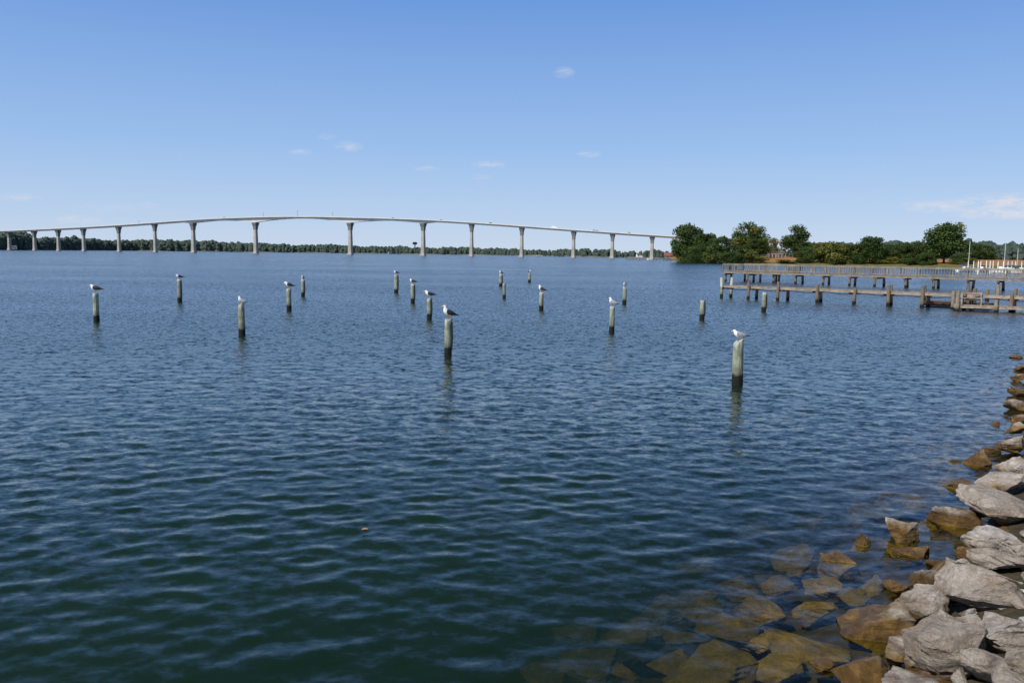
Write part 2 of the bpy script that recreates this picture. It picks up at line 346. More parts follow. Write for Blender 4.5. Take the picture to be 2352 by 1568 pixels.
# ------------------------------------------------------------ pilings + gulls
mt,nt,out=new_mat("gull_plumage"); q=N(nt); a=q.n("ShaderNodeVertexColor"); a.layer_name="Col"; tc=q.n("ShaderNodeTexCoord")
f=q.noise(tc.outputs["Object"],60,3); q.bsdf(out,q.mix(0.25,a.outputs["Color"],q.ramp(f,[(0.3,0.6),(0.7,1.0)]),'MULTIPLY'),0.7); M['gull']=mt
def gull_mesh(back,pose):
    W=(0.82,0.82,0.80); b=MB(); BL=(0.02,0.02,0.02); YE=(0.75,0.45,0.05); PK=(0.45,0.25,0.20)
    body=[(-.30,.175,.028,.008,W),(-.23,.178,.045,.022,W),(-.15,.18,.080,.062,W),(-.05,.19,.102,.096,W),(.05,.21,.098,.102,W)]
    if pose=='alert': nk=[(.105,.262,.074,.080,W),(.125,.310,.052,.056,W),(.135,.345,.045,.048,W),(.155,.37,.043,.041,W),(.182,.372,.030,.030,W),(.202,.364,.013,.015,YE),(.238,.356,.010,.013,YE),(.256,.342,.003,.005,YE)]
    elif pose=='hunched': nk=[(.105,.245,.080,.080,W),(.13,.275,.060,.060,W),(.14,.30,.050,.050,W),(.16,.315,.046,.043,W),(.19,.312,.032,.030,W),(.21,.302,.013,.015,YE),(.246,.292,.010,.013,YE),(.264,.28,.003,.005,YE)]
    else: nk=[(.11,.25,.074,.074,W),(.145,.29,.048,.052,W),(.18,.30,.043,.044,W),(.205,.28,.043,.042,W),(.215,.25,.031,.030,W),(.215,.23,.013,.015,YE),(.205,.195,.010,.013,YE),(.195,.175,.003,.005,YE)]
    st=body+nk; n=12; vs=[];cs=[];fs=[]
    for i,(x,z,ry,rz,c) in enumerate(st):
        j=min(i+1,len(st)-1); k=max(i-1,0); tx,tz=st[j][0]-st[k][0],st[j][1]-st[k][1]; L=math.hypot(tx,tz); tx/=L; tz/=L
        for a in range(n):
            an=2*math.pi*a/n; yy=math.cos(an)*ry; nn=math.sin(an)*rz
            vs.append((x-tz*nn,yy,z+tx*nn)); 
            cs.append(back if (1<=i<=4 and math.sin(an)>0.25) else c)
    for i in range(len(st)-1):
        for a in range(n): fs.append((i*n+a,i*n+(a+1)%n,(i+1)*n+(a+1)%n,(i+1)*n+a))
    fs.append(tuple(range(n))); fs.append(tuple((len(st)-1)*n+a for a in range(n))[::-1])
    b.v+=vs; b.f+=fs; b.m+=[0]*len(fs); b.c+=cs
    for sgn in (-1,1):   # folded wings
        wp=[(.08,.235,.074,.055,back),(.03,.225,.090,.082,back),(-.07,.212,.086,.074,back),(-.17,.20,.060,.046,back),(-.26,.192,.03,.022,BL),(-.36,.187,.01,.006,BL)]
        vs=[];cs=[];fs=[]
        for (x,z,y0,rz,c) in wp:
            for a in range(8):
                an=2*math.pi*a/8; vs.append((x,sgn*(y0+math.cos(an)*0.022*min(1,rz*30)),z+math.sin(an)*rz)); cs.append(c)
        for i in range(5):
            for a in range(8): fs.append((i*8+a,i*8+(a+1)%8,(i+1)*8+(a+1)%8,(i+1)*8+a))
        fs.append(tuple(range(8))); fs.append(tuple(40+a for a in range(8)))
        o=len(b.v); b.v+=vs; b.f+=[tuple(q+o for q in f) for f in fs]; b.m+=[0]*len(fs); b.c+=cs
    hx,hz=nk[3][0]+.006,nk[3][1]+.008
    for sgn in (-1,1): b.tube([(hx,sgn*.034,hz),(hx,sgn*.044,hz)],[.006,.004],6,cl=BL)
    an={'alert':.20,'hunched':.06,'preen':.12}[pose]; ca,sa=math.cos(an),math.sin(an)
    b.v=[(x*ca-(z-.16)*sa,y,.16+x*sa+(z-.16)*ca) for x,y,z in b.v]
    for sgn in (-1,1):
        b.tube([(0.0,sgn*.035,.14),(-.012,sgn*.035,.065),(0,sgn*.035,0.004)],[.013,.008,.008],6,cl=PK)
        b.add([(-.01,sgn*.035-.006,.004),(.055,sgn*.035-.03,.003),(.065,sgn*.035,.003),(.055,sgn*.035+.03,.003),(-.01,sgn*.035+.006,.004),(0.0,sgn*.035,.014)],[(0,1,2,5),(2,3,4,5),(0,5,4)],0,PK)
    return b.mesh("gull",[M['gull']],True,True)
DK=(0.035,0.037,0.042); GR=(0.30,0.32,0.36)
GM={(c,p):gull_mesh(DK if c=='d' else GR,p) for c in 'dg' for p in ('alert','hunched','preen')}
PM=[]
for s in range(5):
    b=MB(); random.seed(50+s); zs=[-1.6,-.5,-.1,.2,.4,.6,.8,.93,1.0]
    lean=random.uniform(-.09,.09); pts=[(lean*z,0,z) for z in zs]; b.tube(pts,[1.04,1.04,1.05,1.0,.98,.96,.95,.94,.90],18,jit=0.03)
    PM.append(b.mesh("piling",[M['pile']],False)); 
PL=[(222,738,673,14,'d','hunched',185,1.2,0),(413,693,642,11,'d','hunched',215,1.05,1),(556,770,700,16,'g','alert',165,.85,0),(664,712,663,12,'d','preen',190,1.2,0),(696,680,642,9,'d','alert',260,.9,1),
(910,672,631,10,'d','hunched',200,1.05,1),(948,695,653,10,'d','hunched',170,1.1,1),(986,733,685,12,'d','hunched',190,1.2,1),(1029,816,733,18,'d','alert',200,1.15,1),(1150,657,630,8,'d','alert',200,1.0,1),
(1158,685,651,8,None,0,0,0,0),(1243,712,672,11,'d','alert',165,1.15,0),(1216,648,627,7,'d','alert',330,.95,0),(1405,763,704,13,'g','alert',150,1.0,0),(1434,698,660,10,'g','hunched',250,1.1,0),
(1612,733,690,12,None,0,0,0,1),(1754,715,673,11,None,0,0,0,1),(1693,883,783,26,'g','hunched',172,.88,0)]
for j,(px,by,ty,w,gc,gp,ga,gs,strip) in enumerate(PL):
    p=onz(px,by); dep=(p-CAM).dot(fw); r=w*dep/F/2*.94; top=atY(px,ty,p.y).z; r=max(r,0.12)
    e=obj("piling",PM[j%5],(p.x,p.y,0),None,j*1.3,label="weathered grey green wooden mooring piling "+("with a gull on top" if gc else "with bare top"),category="piling",group="mooring pilings in the water")
    e.scale=(r,r,top)
    if strip:
        b=MB(); b.box((1.10,0,.55),(.25,.28,.80)); b.box((1.15,0,1.0),(.4,.2,.03)); b.tube([(1.2,.1,.2),(1.32,.1,.5),(1.2,.1,.92)],[.07,.07,.07],6)
        c=obj("rubbing_strip",b.mesh("rubbing_strip",[M['rubber']]),(0,0,0),e); c.rotation_euler=(0,0,-j*1.3-.3)
    if gc:
        g_=obj("gull",GM[(gc,gp)],(p.x,p.y,top+0.0),None,math.radians(ga),category="gull",group="gulls perched on pilings",
          label=("black-backed gull" if gc=='d' else "pale grey-backed gull")+{'alert':" standing upright",'hunched':" resting hunched",'preen':" preening with head bent"}[gp]+" on a wooden piling")
        g_.scale=(gs,)*3
# ------------------------------------------------------------ boardwalk piers
def line(pa,pb,ext):
    a=onz(*pa); b=onz(*pb); d=(b-a); L=d.length; return a,math.atan2(d.y,d.x),L,L*ext
a,ang,L,LT=line((1668,645),(2352,669),1.45)
pier=empty("boardwalk_pier",(a.x,a.y,0),ang,label="grey wooden boardwalk pier with railings over the water",category="pier")
b=MB(); W1=2.2
nb=int(LT/0.30)
for i in range(nb): b.box((i*.30+.14,0,1.38+random.uniform(-.006,.006)),(.27,W1,.05))
for yy in (-W1/2+.06,0,W1/2-.06): b.box((LT/2,yy,1.25),(LT,.10,.20))
for i in range(30): b.box((i*.30+.14,W1/2+1.97,1.38),(.27,3.9,.05))
b.box((4.5,W1/2+3.8,1.25),(9,.1,.2)); b.box((4.5,W1/2+2,1.25),(9,.1,.2))
obj("deck",b.mesh("deck",[M['wood']]),parent=pier)
def railing(x0,x1,y,axis=0):
    b=MB(); Lr=x1-x0
    def bx(t,z,dl,dt,dz,o=0):
        if axis==0: b.box((t,y+o,z),(dl,dt,dz))
        else: b.box((y+o,t,z),(dt,dl,dz))
    n=max(1,int(round(Lr/1.9)))
    for i in range(n+1): bx(x0+Lr*i/n,1.90+random.uniform(-.02,.03),.14,.14,1.30)
    bx((x0+x1)/2,2.53,Lr+.1,.20,.06); bx((x0+x1)/2,2.40,Lr,.05,.11,-.10); bx((x0+x1)/2,1.58,Lr,.05,.11,-.10)
    k=int(Lr/.32)
    for i in range(k): bx(x0+.08+i*.32+random.uniform(-.02,.02),1.99,.06,.045,.80,-.15)
    return b.mesh("railing",[M['rail']])
obj("railing",railing(0,LT,-W1/2+.08),parent=pier); obj("railing",railing(9.0,LT,W1/2-.08),parent=pier)
obj("railing",railing(0,9.0,W1/2+3.8),parent=pier); obj("railing",railing(-W1/2+.08,W1/2+3.8,0.02,1),parent=pier); obj("railing",railing(W1/2,W1/2+3.8,9.0,1),parent=pier)
xx=.4; 
while xx<LT:
    for yy in (-W1/2+.25,W1/2-.25):
        b=MB(); b.tube([(0,0,-2),(0,0,.4),(random.uniform(-.08,.08),0,1.1)],[.17,.165,.15],10,jit=.03)
        obj("post",b.mesh("post",[M['pile_brown']]),(xx+random.uniform(-.35,.35),yy,0),pier)
    b=MB(); b.box((0,0,1.04),(.22,W1+.2,.20)); obj("cross_beam",b.mesh("cross_beam",[M['red']]),(xx,0,0),pier)
    xx+=random.uniform(3.2,4.0)
for xx in (0.5,3,5.5,8.5):
    b=MB(); b.tube([(0,0,-2),(0,0,1.15)],[.17,.15],10,jit=.03); obj("post",b.mesh("post",[M['pile_brown']]),(xx,4.6,0),pier)
# lower jetty
a2,ang2,L2_,LT2=line((1668,683),(2305,714),1.35)
je=empty("wooden_jetty",(a2.x,a2.y,0),ang2,label="low unrailed wooden jetty on reddish brown posts",category="jetty")
b=MB(); n=int(LT2/.25)
for i in range(n): b.box((i*.25+.3,0,1.06+random.uniform(-.015,.015)),(.225,1.0+random.uniform(-.06,.06),.05))
for yy in (-.46,.46): b.box((LT2/2,yy,.96),(LT2,.09,.15))
obj("deck",b.mesh("deck",[M['wood2']]),parent=je)
xx=.1; i=0
while xx<LT2:
    for yy in (-.6,.6):
        tp=1.12+random.choice((0,.1,.3,.45)) if i else 1.75
        b=MB(); b.tube([(0,0,-2),(0,0,.4),(random.uniform(-.08,.08),0,tp)],[.14,.135,.12],10,jit=.04)
        obj("post",b.mesh("post",[M['pile_brown'] if i else M['pile']]),(xx+random.uniform(-.25,.25),yy,0),je)
    b=MB(); b.box((0.18,0,.82),(.1,1.4,.14)); b.box((-0.18,0,.82),(.1,1.4,.14)); obj("cross_beam",b.mesh("cross_beam",[M['red']]),(xx,0,0),je)
    xx+=random.uniform(2.4,3.2); i+=1
b=MB(); zt=[(x,-.56,.84-.10*abs(math.sin(x*1.047))) for x in np.arange(.2,LT2,.4)]; b.tube(zt,[.03]*len(zt),5); obj("hose",b.mesh("hose",[M['rubber']]),parent=je)
p1=onz(2190,713); p2=onz(2352,719); d=p2-p1; ang3=math.atan2(d.y,d.x); L3=d.length*1.8
fd=empty("landing_platform",(p1.x,p1.y,0),ang3,label="low planked landing platform beside the jetty",category="platform")
b=MB()
for i in range(int(L3/.2)): b.box((i*.2+.1,.9,.36),(.18,1.8,.05))
b.box((L3/2,0.03,.28),(L3,.06,.16)); b.box((L3/2,1.77,.28),(L3,.06,.16)); obj("deck",b.mesh("deck",[M['wood2']]),parent=fd)
M['tanpost']=piling_mat("tan_wood",(0.16,0.12,0.085),(0.40,0.33,0.26),(0.014,0.012,0.009),0.2)
for x in np.arange(.1,L3,2.6):
    for y in (-.1,1.9):
        b=MB(); b.tube([(0,0,-2),(0,0,.7+random.random()*1.2)],[.15,.13],10,jit=.04); obj("post",b.mesh("post",[M['tanpost']]),(x+random.uniform(-.2,.2),y,0),fd)
b=MB()
for x in (.5,1.7):
    b.box((x,1.5,.82),(.07,.07,.90)); b.box((x,1.0,.62),(.07,.07,.5))
for z in (.72,1.2): b.box((1.1,1.5,z),(1.3,.05,.07))
b.box((1.1,1.22,.86),(1.3,.5,.04))
obj("bench_frame",b.mesh("bench_frame",[M['wood2']]),parent=fd)
p1=onz(2120,703); b=MB(); b.box((2.2,.9,.20),(4.4,1.6,.26)); 
for i in range(22): b.box((i*.2+.1,.9,.36),(.17,1.7,.05))
o=obj("floating_dock",b.mesh("floating_dock",[M['red']]),(p1.x,p1.y,0),None,ang2,label="small dark floating dock tied at the jetty",category="dock")
for px,by,ty in ((2267,690,664),(2222,700,658),(2237,698,662),(2122,690,655)):
    p=onz(px,by); top=atY(px,ty,p.y).z; b=MB(); b.tube([(0,0,-1.5),(0,0,.3),(0,.02,top)],[.16,.16,.14],12,jit=.03)
    obj("piling",b.mesh("piling",[M['pile_brown']]),(p.x,p.y,0),label="brown wooden piling standing beside the jetty",category="piling",group="pilings beside the jetty")
# ------------------------------------------------------------ bridge
def BY(px): return 879/(.79+.000156*(px-100))
prof=[(-420,548),(-200,540),(0,530.5),(80,527),(135,524.5),(193,521.5),(274,517),(357,511.5),(445,504),(588,498),(697,496.5),(805,498.5),(972,503.5),(1083,510),(1198,518),(1317,527),(1406,533),(1497,539),(1600,545),(1700,550),(1900,557),(2200,566)]
def dz(px):
    ys_=[np.interp(px+k,[p[0] for p in prof],[p[1] for p in prof]) for k in (-60,-30,0,30,60)]; y=sum(ys_)/5
    return atY(px,y,BY(px)).z
A0=col(-420,BY(-420)); B0=col(2200,BY(2200)); bd=(B0-A0); bL=bd.length; bang=math.atan2(bd.y,bd.x); bu=bd/bL
def sof(px): return (col(px,BY(px))-A0).dot(bu)
br=empty("bridge",(A0.x,A0.y,0),bang,label="long arching concrete road bridge on tall flared piers",category="bridge")
b=MB(); vs=[];fs=[]
def depth(px):
    d=1.6; s=sof(px)
    if 430<px<990:
        for c,w_ in ((588,7.0),(805,7.0),(445,3.0),(972,3.0)):
            d=max(d,1.5+w_*0.62*max(0,1-abs(s-sof(c))/62)**1.7)
    return d
pxs=sorted(set(list(range(-420,2201,20))+[445,588,805,972]+list(range(560,620,6))+list(range(775,835,6))))
for px in pxs:
    s=sof(px); z=dz(px); dd=depth(px)
    for (y,zz_) in ((-5.5,z-.9),(-5.2,z-1.1),(-3.2,z-1.25),(-2.9,z-.9-dd),(2.9,z-.9-dd),(3.2,z-1.25),(5.2,z-1.1),(5.5,z-.9)): vs.append((s,y,zz_))
n=8
for i in range(len(pxs)-1):
    for k in range(n): fs.append((i*n+k,i*n+(k+1)%n,(i+1)*n+(k+1)%n,(i+1)*n+k))
b.add(vs,[f[::-1] for f in fs]); obj("girder",b.mesh("girder",[M['concw']]),parent=br)
for y in (-5.42,5.42):
    b=MB(); vs=[];fs=[]
    for px in pxs:
        s=sof(px); z=dz(px)
        for (yy,zz_) in ((-.12,z-.88),(.12,z-.88),(.09,z),(-.09,z)): vs.append((s,y+yy,zz_))
    for i in range(len(pxs)-1):
        for k in range(4): fs.append((i*4+k,i*4+(k+1)%4,(i+1)*4+(k+1)%4,(i+1)*4+k))
    b.add(vs,fs); obj("parapet",b.mesh("parapet",[M['concw']]),parent=br)
piers=[-330,-270,-210,-150,-95,-38,22,80,135,193,274,357,445,588,805,972,1083,1198,1317,1406,1497,1590,1685,1780,1880]
for px in piers:
    zt=dz(px)-.9-depth(px)+.02; s=sof(px); big=px in (588,805,972,445); w=1.8 if not big else 2.2
    if px<0: w=1.7
    e=empty("pier",(s,0,0)); e.parent=br
    b=MB(); hcap=min(8.5,zt*.3); zc=zt-hcap
    sec=[(-2,w*1.4,w*1.5),(1.4,w*1.4,w*1.5),(1.45,w*1.08,w*1.25),(zc,w*.78,w*1.0)]
    vs=[];fs=[]
    for z,hx,hy in sec:
        c_=.25; 
        for sx_,sy_ in ((-1,-1+c_),(-1+c_,-1),(1-c_,-1),(1,-1+c_),(1,1-c_),(1-c_,1),(-1+c_,1),(-1,1-c_)): vs.append((sx_*hx,sy_*hy,z))
    for i in range(len(sec)-1):
        for k in range(8): fs.append((i*8+k,i*8+(k+1)%8,(i+1)*8+(k+1)%8,(i+1)*8+k))
    b.add(vs,fs); obj("column",b.mesh("column",[M['conc']]),parent=e)
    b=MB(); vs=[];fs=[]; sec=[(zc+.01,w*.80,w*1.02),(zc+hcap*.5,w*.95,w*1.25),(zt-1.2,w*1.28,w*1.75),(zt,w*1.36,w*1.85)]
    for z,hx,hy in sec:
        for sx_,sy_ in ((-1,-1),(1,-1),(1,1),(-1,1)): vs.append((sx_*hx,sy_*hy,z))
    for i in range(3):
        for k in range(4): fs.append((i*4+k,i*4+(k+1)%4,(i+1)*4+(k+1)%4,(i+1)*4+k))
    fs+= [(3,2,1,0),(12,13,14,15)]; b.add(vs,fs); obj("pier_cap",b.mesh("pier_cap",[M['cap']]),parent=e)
for px,hh_ in ((612,4),(690,6.5),(770,4.5),(328,3.5)):
    b=MB(); b.tube([(0,0,-.5),(0,0,hh_)],[.16,.10],6); b.box((0.3,0,hh_),(1.0,.25,.3)); obj("lamp_post",b.mesh("lamp_post",[M['dark']]),(sof(px),-5.2,dz(px)),br)
def vehicle(px,kind,mt_):
    b=MB(); 
    if kind=='car':
        b.box((0,0,.75),(4.5,1.8,.75),mi=0,top=.97); b.box((-.2,0,1.42),(2.6,1.6,.6),mi=1,top=.8); ws=(-1.4,1.4)
    else:
        b.box((-1,0,1.7),(5.2,2.3,1.9),mi=0); b.box((2.5,0,1.3),(1.5,2.1,1.5),mi=0,top=.9); b.box((3.0,0,1.6),(.5,1.7,.6),mi=1); ws=(-2.4,2.4)
    for x in ws:
        for y in (-.85,.85): b.tube([(x,y-.12,.38),(x,y+.12,.38)],[.38,.38],12,mi=2)
    p=A0+bu*sof(px); nrm=Vector((-bu.y,bu.x,0)); p=p-nrm*2.6
    o=obj(kind,b.mesh(kind,[mt_,M['dark'],M['rubber']]),(p.x,p.y,dz(px)-.9),None,bang,category=kind,group="traffic crossing the bridge",
        label=("white box truck" if kind=='truck' else "small car")+" driving across the concrete bridge")
    sl=math.atan2(dz(px+20)-dz(px-20),sof(px+20)-sof(px-20)); o.rotation_euler=(0,-sl,bang)
vehicle(1275,'truck',M['white'])
for px,mm in ((1015,'truck'),(1128,'dark'),(1365,'dark'),(1372,'truck'),(1445,'truck'),(905,'truck'),(520,'truck')): vehicle(px,'car',M[mm])
# ------------------------------------------------------------ far shore + woods
def ribbon(name,pts,prof_,mat,**k):
    b=MB(); vs=[];fs=[]; n=len(prof_)
    for (px,D) in pts:
        for off_,z in prof_:
            p=col(px,D+off_); vs.append((p.x,p.y,z))
    for i in range(len(pts)-1):
        for j in range(n-1): fs.append((i*n+j,(i+1)*n+j,(i+1)*n+j+1,i*n+j+1))
    b.add(vs,fs); return obj(name,b.mesh(name,[mat],True),kind="structure",**k)
far=[(-900,900),(-400,1000),(0,1150),(100,1250),(140,1420),(300,1700),(500,1780),(700,1800),(1100,1700),(1235,1500),(1300,1250),(1420,1120),(1560,1050),(1800,950),(2400,900),(3000,900),(3600,900)]
fx=[p[0] for p in far]; fy=[p[1] for p in far]
pts=[(x,float(np.interp(x,fx,fy))+6*math.sin(x*.05)) for x in range(-900,3601,25)]
ribbon("far_shore",pts,[(-6,-1.0),(4,.7),(20,1.6),(120,4.0),(900,8.0)],M['beach'],label="low sandy far riverbank beneath woods",category="shore")
bm=bmesh.new(); bmesh.ops.create_icosphere(bm,subdivisions=2,radius=1); ICO=np.array([v.co[:] for v in bm.verts]); IF=np.array([[v.index for v in f.verts] for f in bm.faces]); bm.free()
def wood(name,x0,x1,step,Dfun,topfun,rows,label,gap=0.0,rowsp=14,off=10):
    V=[];Fc=[];o=0; x=x0
    while x<x1:
        vary=1+.07*math.sin(x*.043)+.05*math.sin(x*.117+1)+.04*math.sin(x*.31)
        for r in range(rows):
            D=Dfun(x)+off+r*rowsp+random.uniform(-5,5); ytop=topfun(x)
            hgt=max(4,((hor(x)-ytop)/F*D+3.6)*vary); hgt*=random.uniform(.82,1.06) if r else random.uniform(.6,.95)
            if random.random()<gap: continue
            p=col(x+random.uniform(-1,1)*step,D); rad=hgt*random.uniform(.18,.30)
            for (cz,rr,sq) in ((hgt-rad*1.0,rad,1.15),(hgt*.42,rad*1.25,1.3),(hgt*.12,rad*1.2,.9)):
                c=ICO*(1+np.random.uniform(-.3,.25,(len(ICO),1))); c=c*np.array([rr,rr,rr*sq])+np.array([p.x+random.uniform(-1,1)*rad*.4,p.y,cz])
                V.append(c); Fc.append(IF+o); o+=len(ICO)
        x+=step*random.uniform(.7,1.3)
    V=np.concatenate(V); Fc=np.concatenate(Fc); me=bpy.data.meshes.new(name); me.from_pydata(V.tolist(),[],Fc.tolist()); me.materials.append(M['wood_far'])
    obj(name,me,kind="stuff",label=label,category="woods")
random.seed(11)
tp=[(-900,535),(-100,534),(0,538),(60,537),(80,545),(130,547),(200,549),(250,551),(330,554),(400,551),(450,555),(520,557),(560,556),(620,562),(700,562),(900,567),(1000,569),(1150,570),(1220,575),(1250,574),(1300,571),(1360,574),(1400,573),(1440,577),(1500,576),(1560,580),(1700,578),(1900,578),(3600,570)]
Df=lambda x: float(np.interp(x,fx,fy)); Tf=lambda x: float(np.interp(x,[p[0] for p in tp],[p[1] for p in tp]))
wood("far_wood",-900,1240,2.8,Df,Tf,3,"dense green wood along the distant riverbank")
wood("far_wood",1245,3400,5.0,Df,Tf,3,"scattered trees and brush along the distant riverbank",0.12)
p=col(953,2300); b=MB(); zt=(hor(953)-556)/F*2300+3.6
b.tube([(0,0,0),(0,0,zt-7),(0,0,zt-6)],[1.6,1.4,2.6],10); b.tube([(0,0,zt-8),(0,0,zt-6),(0,0,zt-2.5),(0,0,zt-.5),(0,0,zt)],[2.5,6.5,6.8,4.5,1],14)
obj("water_tower",b.mesh("water_tower",[M['dark']]),(p.x,p.y,0),label="dark bulb topped water tower above the woods",category="water tower")
# ------------------------------------------------------------ right-hand land
rs=[(1540,690),(1552,600),(1575,470),(1600,414),(1700,396),(1850,392),(2000,386),(2150,364),(2352,330),(2700,300),(3300,300)]
RX=[p[0] for p in rs]; RY=[p[1] for p in rs]
mt,nt,out=new_mat("field_and_shore"); q=N(nt); g=q.n("ShaderNodeNewGeometry"); P=g.outputs["Position"]; sep=q.n("ShaderNodeSeparateXYZ"); q.l(P,sep.inputs[0])
f=q.noise(P,.08,6,.65); fine=q.noise(P,.9,4,.7)
field=q.ramp(f,[(.3,(.24,.105,.032)),(.5,(.33,.155,.045)),(.7,(.28,.165,.055))]); shore=q.ramp(fine,[(.35,(.06,.075,.02)),(.6,(.17,.14,.05))])
q.bsdf(out,q.mix(q.rng(q.math('ADD',sep.outputs["Z"],q.math('MULTIPLY',f,.3)),1.1,1.35),shore,field),.95)
pts=[(x,float(np.interp(x,RX,RY))) for x in list(range(1540,1610,6))+list(range(1610,3301,20))]
ribbon("field",pts,[(-4,-1.0),(2,.5),(8,1.2),(30,2.0),(90,2.9),(160,3.3),(600,3.6)],mt,label="golden brown farm field with grassy edge by the water",category="field")
def tree_meshes(seed,lobes,nleaf,leaf,matc,spread=1.0):
    rnd=random.Random(seed); nr=np.random.RandomState(seed); V=[];
    cen=[];rad=[]
    for i in range(lobes):
        t=rnd.random(); an=rnd.uniform(0,6.28); zz_=.28+.62*t; rr=(1-(2*abs(zz_-.52))**2.2)*.34*spread*rnd.uniform(.35,1.0)
        cen.append((rr*math.cos(an),rr*math.sin(an),zz_)); rad.append(rnd.uniform(.11,.19)*(1.15-.35*t))
    w=np.array(rad)**2; w/=w.sum(); idx=nr.choice(lobes,nleaf,p=w)
    d=nr.normal(size=(nleaf,3)); d/=np.linalg.norm(d,axis=1)[:,None]; r_=nr.uniform(.3,1.12,nleaf)**.6
    c=np.array(cen)[idx]+d*(np.array(rad)[idx]*r_)[:,None]*np.array([1.1,1.1,.85])
    a1=nr.normal(size=(nleaf,3))+d*0.0; a1/=np.linalg.norm(a1,axis=1)[:,None]; a2=np.cross(a1,d+nr.normal(size=(nleaf,3))*.4); a2/=np.linalg.norm(a2,axis=1)[:,None]
    sz=(leaf*nr.uniform(.6,1.3,nleaf))[:,None]
    v=np.stack([c-a1*sz,c+a2*sz*.7,c+a1*sz,c-a2*sz*.7],1).reshape(-1,3)
    me=bpy.data.meshes.new("crown"); me.from_pydata(v.tolist(),[],np.arange(nleaf*4).reshape(-1,4).tolist()); me.materials.append(matc)
    b=MB(); b.tube([(0,0,-.03),(0,0,.02),(.004,0,.2),(.01,.005,.45),(.0,.0,.75)],[.032,.022,.018,.012,.004],8)
    for c_ in cen[:9]: 
        z0=rnd.uniform(.18,.4); b.tube([(.003,0,z0),(c_[0]*.5,c_[1]*.5,(z0+c_[2])/2+.02),c_],[.011,.007,.002],5)
    return me,b.mesh("trunk",[M['bark']])
TM={'oak':tree_meshes(1,30,7000,.022,M['fol'],1.1),'oak2':tree_meshes(2,30,7000,.022,M['fol'],1.2),'tall':tree_meshes(3,32,6500,.022,M['fol'],.85),
    'open':tree_meshes(4,17,2600,.022,M['foly'],1.15),'y':tree_meshes(5,26,5000,.026,M['foly'],1.3),'oak3':tree_meshes(8,34,7000,.022,M['fol'],1.25)}
def tree(px,D,ytop,wpx,kind,name="tree",lab=None,rz=None,low=0.0):
    p=col(px,D); h_=(hor(px)-ytop)/F*D+3.6; gz_=float(np.interp(D-np.interp(px,RX,RY),[-4,2,8,30,90,160,600],[-1,.5,1.2,1.9,2.9,3.35,3.7]))-.1
    h_-=gz_; wd=wpx/F*D; e=empty(name,(p.x,p.y,gz_-low*h_),random.uniform(0,6.28) if rz is None else rz,category="tree" if name=="tree" else "bush",group="trees and bushes along the field",
       label=lab or ("leafy green tree at the edge of the field" if name=="tree" else "dense green bush on the shore"))
    cr,tk=TM[kind]; h_*=1+low; wid=.95 if kind in('oak','oak2','oak3','y') else .8; s=wd/wid*1.1
    e.scale=(s,s,h_/ .96)
    obj("crown",cr,parent=e); obj("trunk",tk,parent=e)
random.seed(5)
TR=[(1590,432,515,92,'oak'),(1572,440,530,54,'oak3'),(1618,425,538,70,'oak2'),(1655,418,543,66,'oak'),(1724,520,513,72,'oak3'),(1722,522,520,78,'open'),(1738,470,550,60,'oak2'),(1824,540,519,74,'oak3'),(1768,500,546,46,'open'),
(2168,375,515,92,'tall'),(2190,378,510,50,'open'),(2150,380,540,66,'oak'),(1998,392,545,72,'oak2')]
for t in TR: tree(*t,lab={'open':"thin crowned tree with open airy branches",'y':"yellowing tree"}.get(t[4],"leafy green tree at the edge of the field"))
for (px,D,yt,w,k) in [(1610,412,566,60,'oak2'),(1650,404,560,72,'oak'),(1690,402,564,64,'oak3'),(1715,400,572,56,'y'),(1585,425,570,54,'oak3'),(1870,400,568,46,'oak2'),(1885,398,560,60,'y'),(1915,396,555,72,'y'),(1942,394,560,54,'y'),(1970,392,563,48,'oak3'),(2020,390,562,48,'oak2'),(2045,388,588,50,'y'),(2075,384,594,56,'y'),(2110,376,592,56,'oak2'),
   (2132,372,578,40,'oak'),(2205,366,584,44,'oak2'),(2225,362,592,40,'y'),(1630,404,580,50,'y'),(1675,400,580,64,'oak2'),(1745,398,590,40,'y'),(1800,398,596,50,'y'),(1845,398,592,40,'oak2')]:
    tree(px,D,yt,w,k,"bush","yellow green bush on the shoreline" if k=='y' else "dense green bush on the shoreline",low=.35)
for (px,yt,w) in [(2040,560,50),(2075,557,50),(2105,555,54),(2135,559,44),(1868,560,44),(1842,566,38),(2235,560,50),(2265,563,44)]:
    tree(px,520,yt,w,random.choice(['oak','oak2','oak3']),low=.3)
wood("field_wood",1850,3300,6.0,lambda x:620.0,lambda x:560+3*math.sin(x*.03),3,"dense wood behind the golden field",0,12)
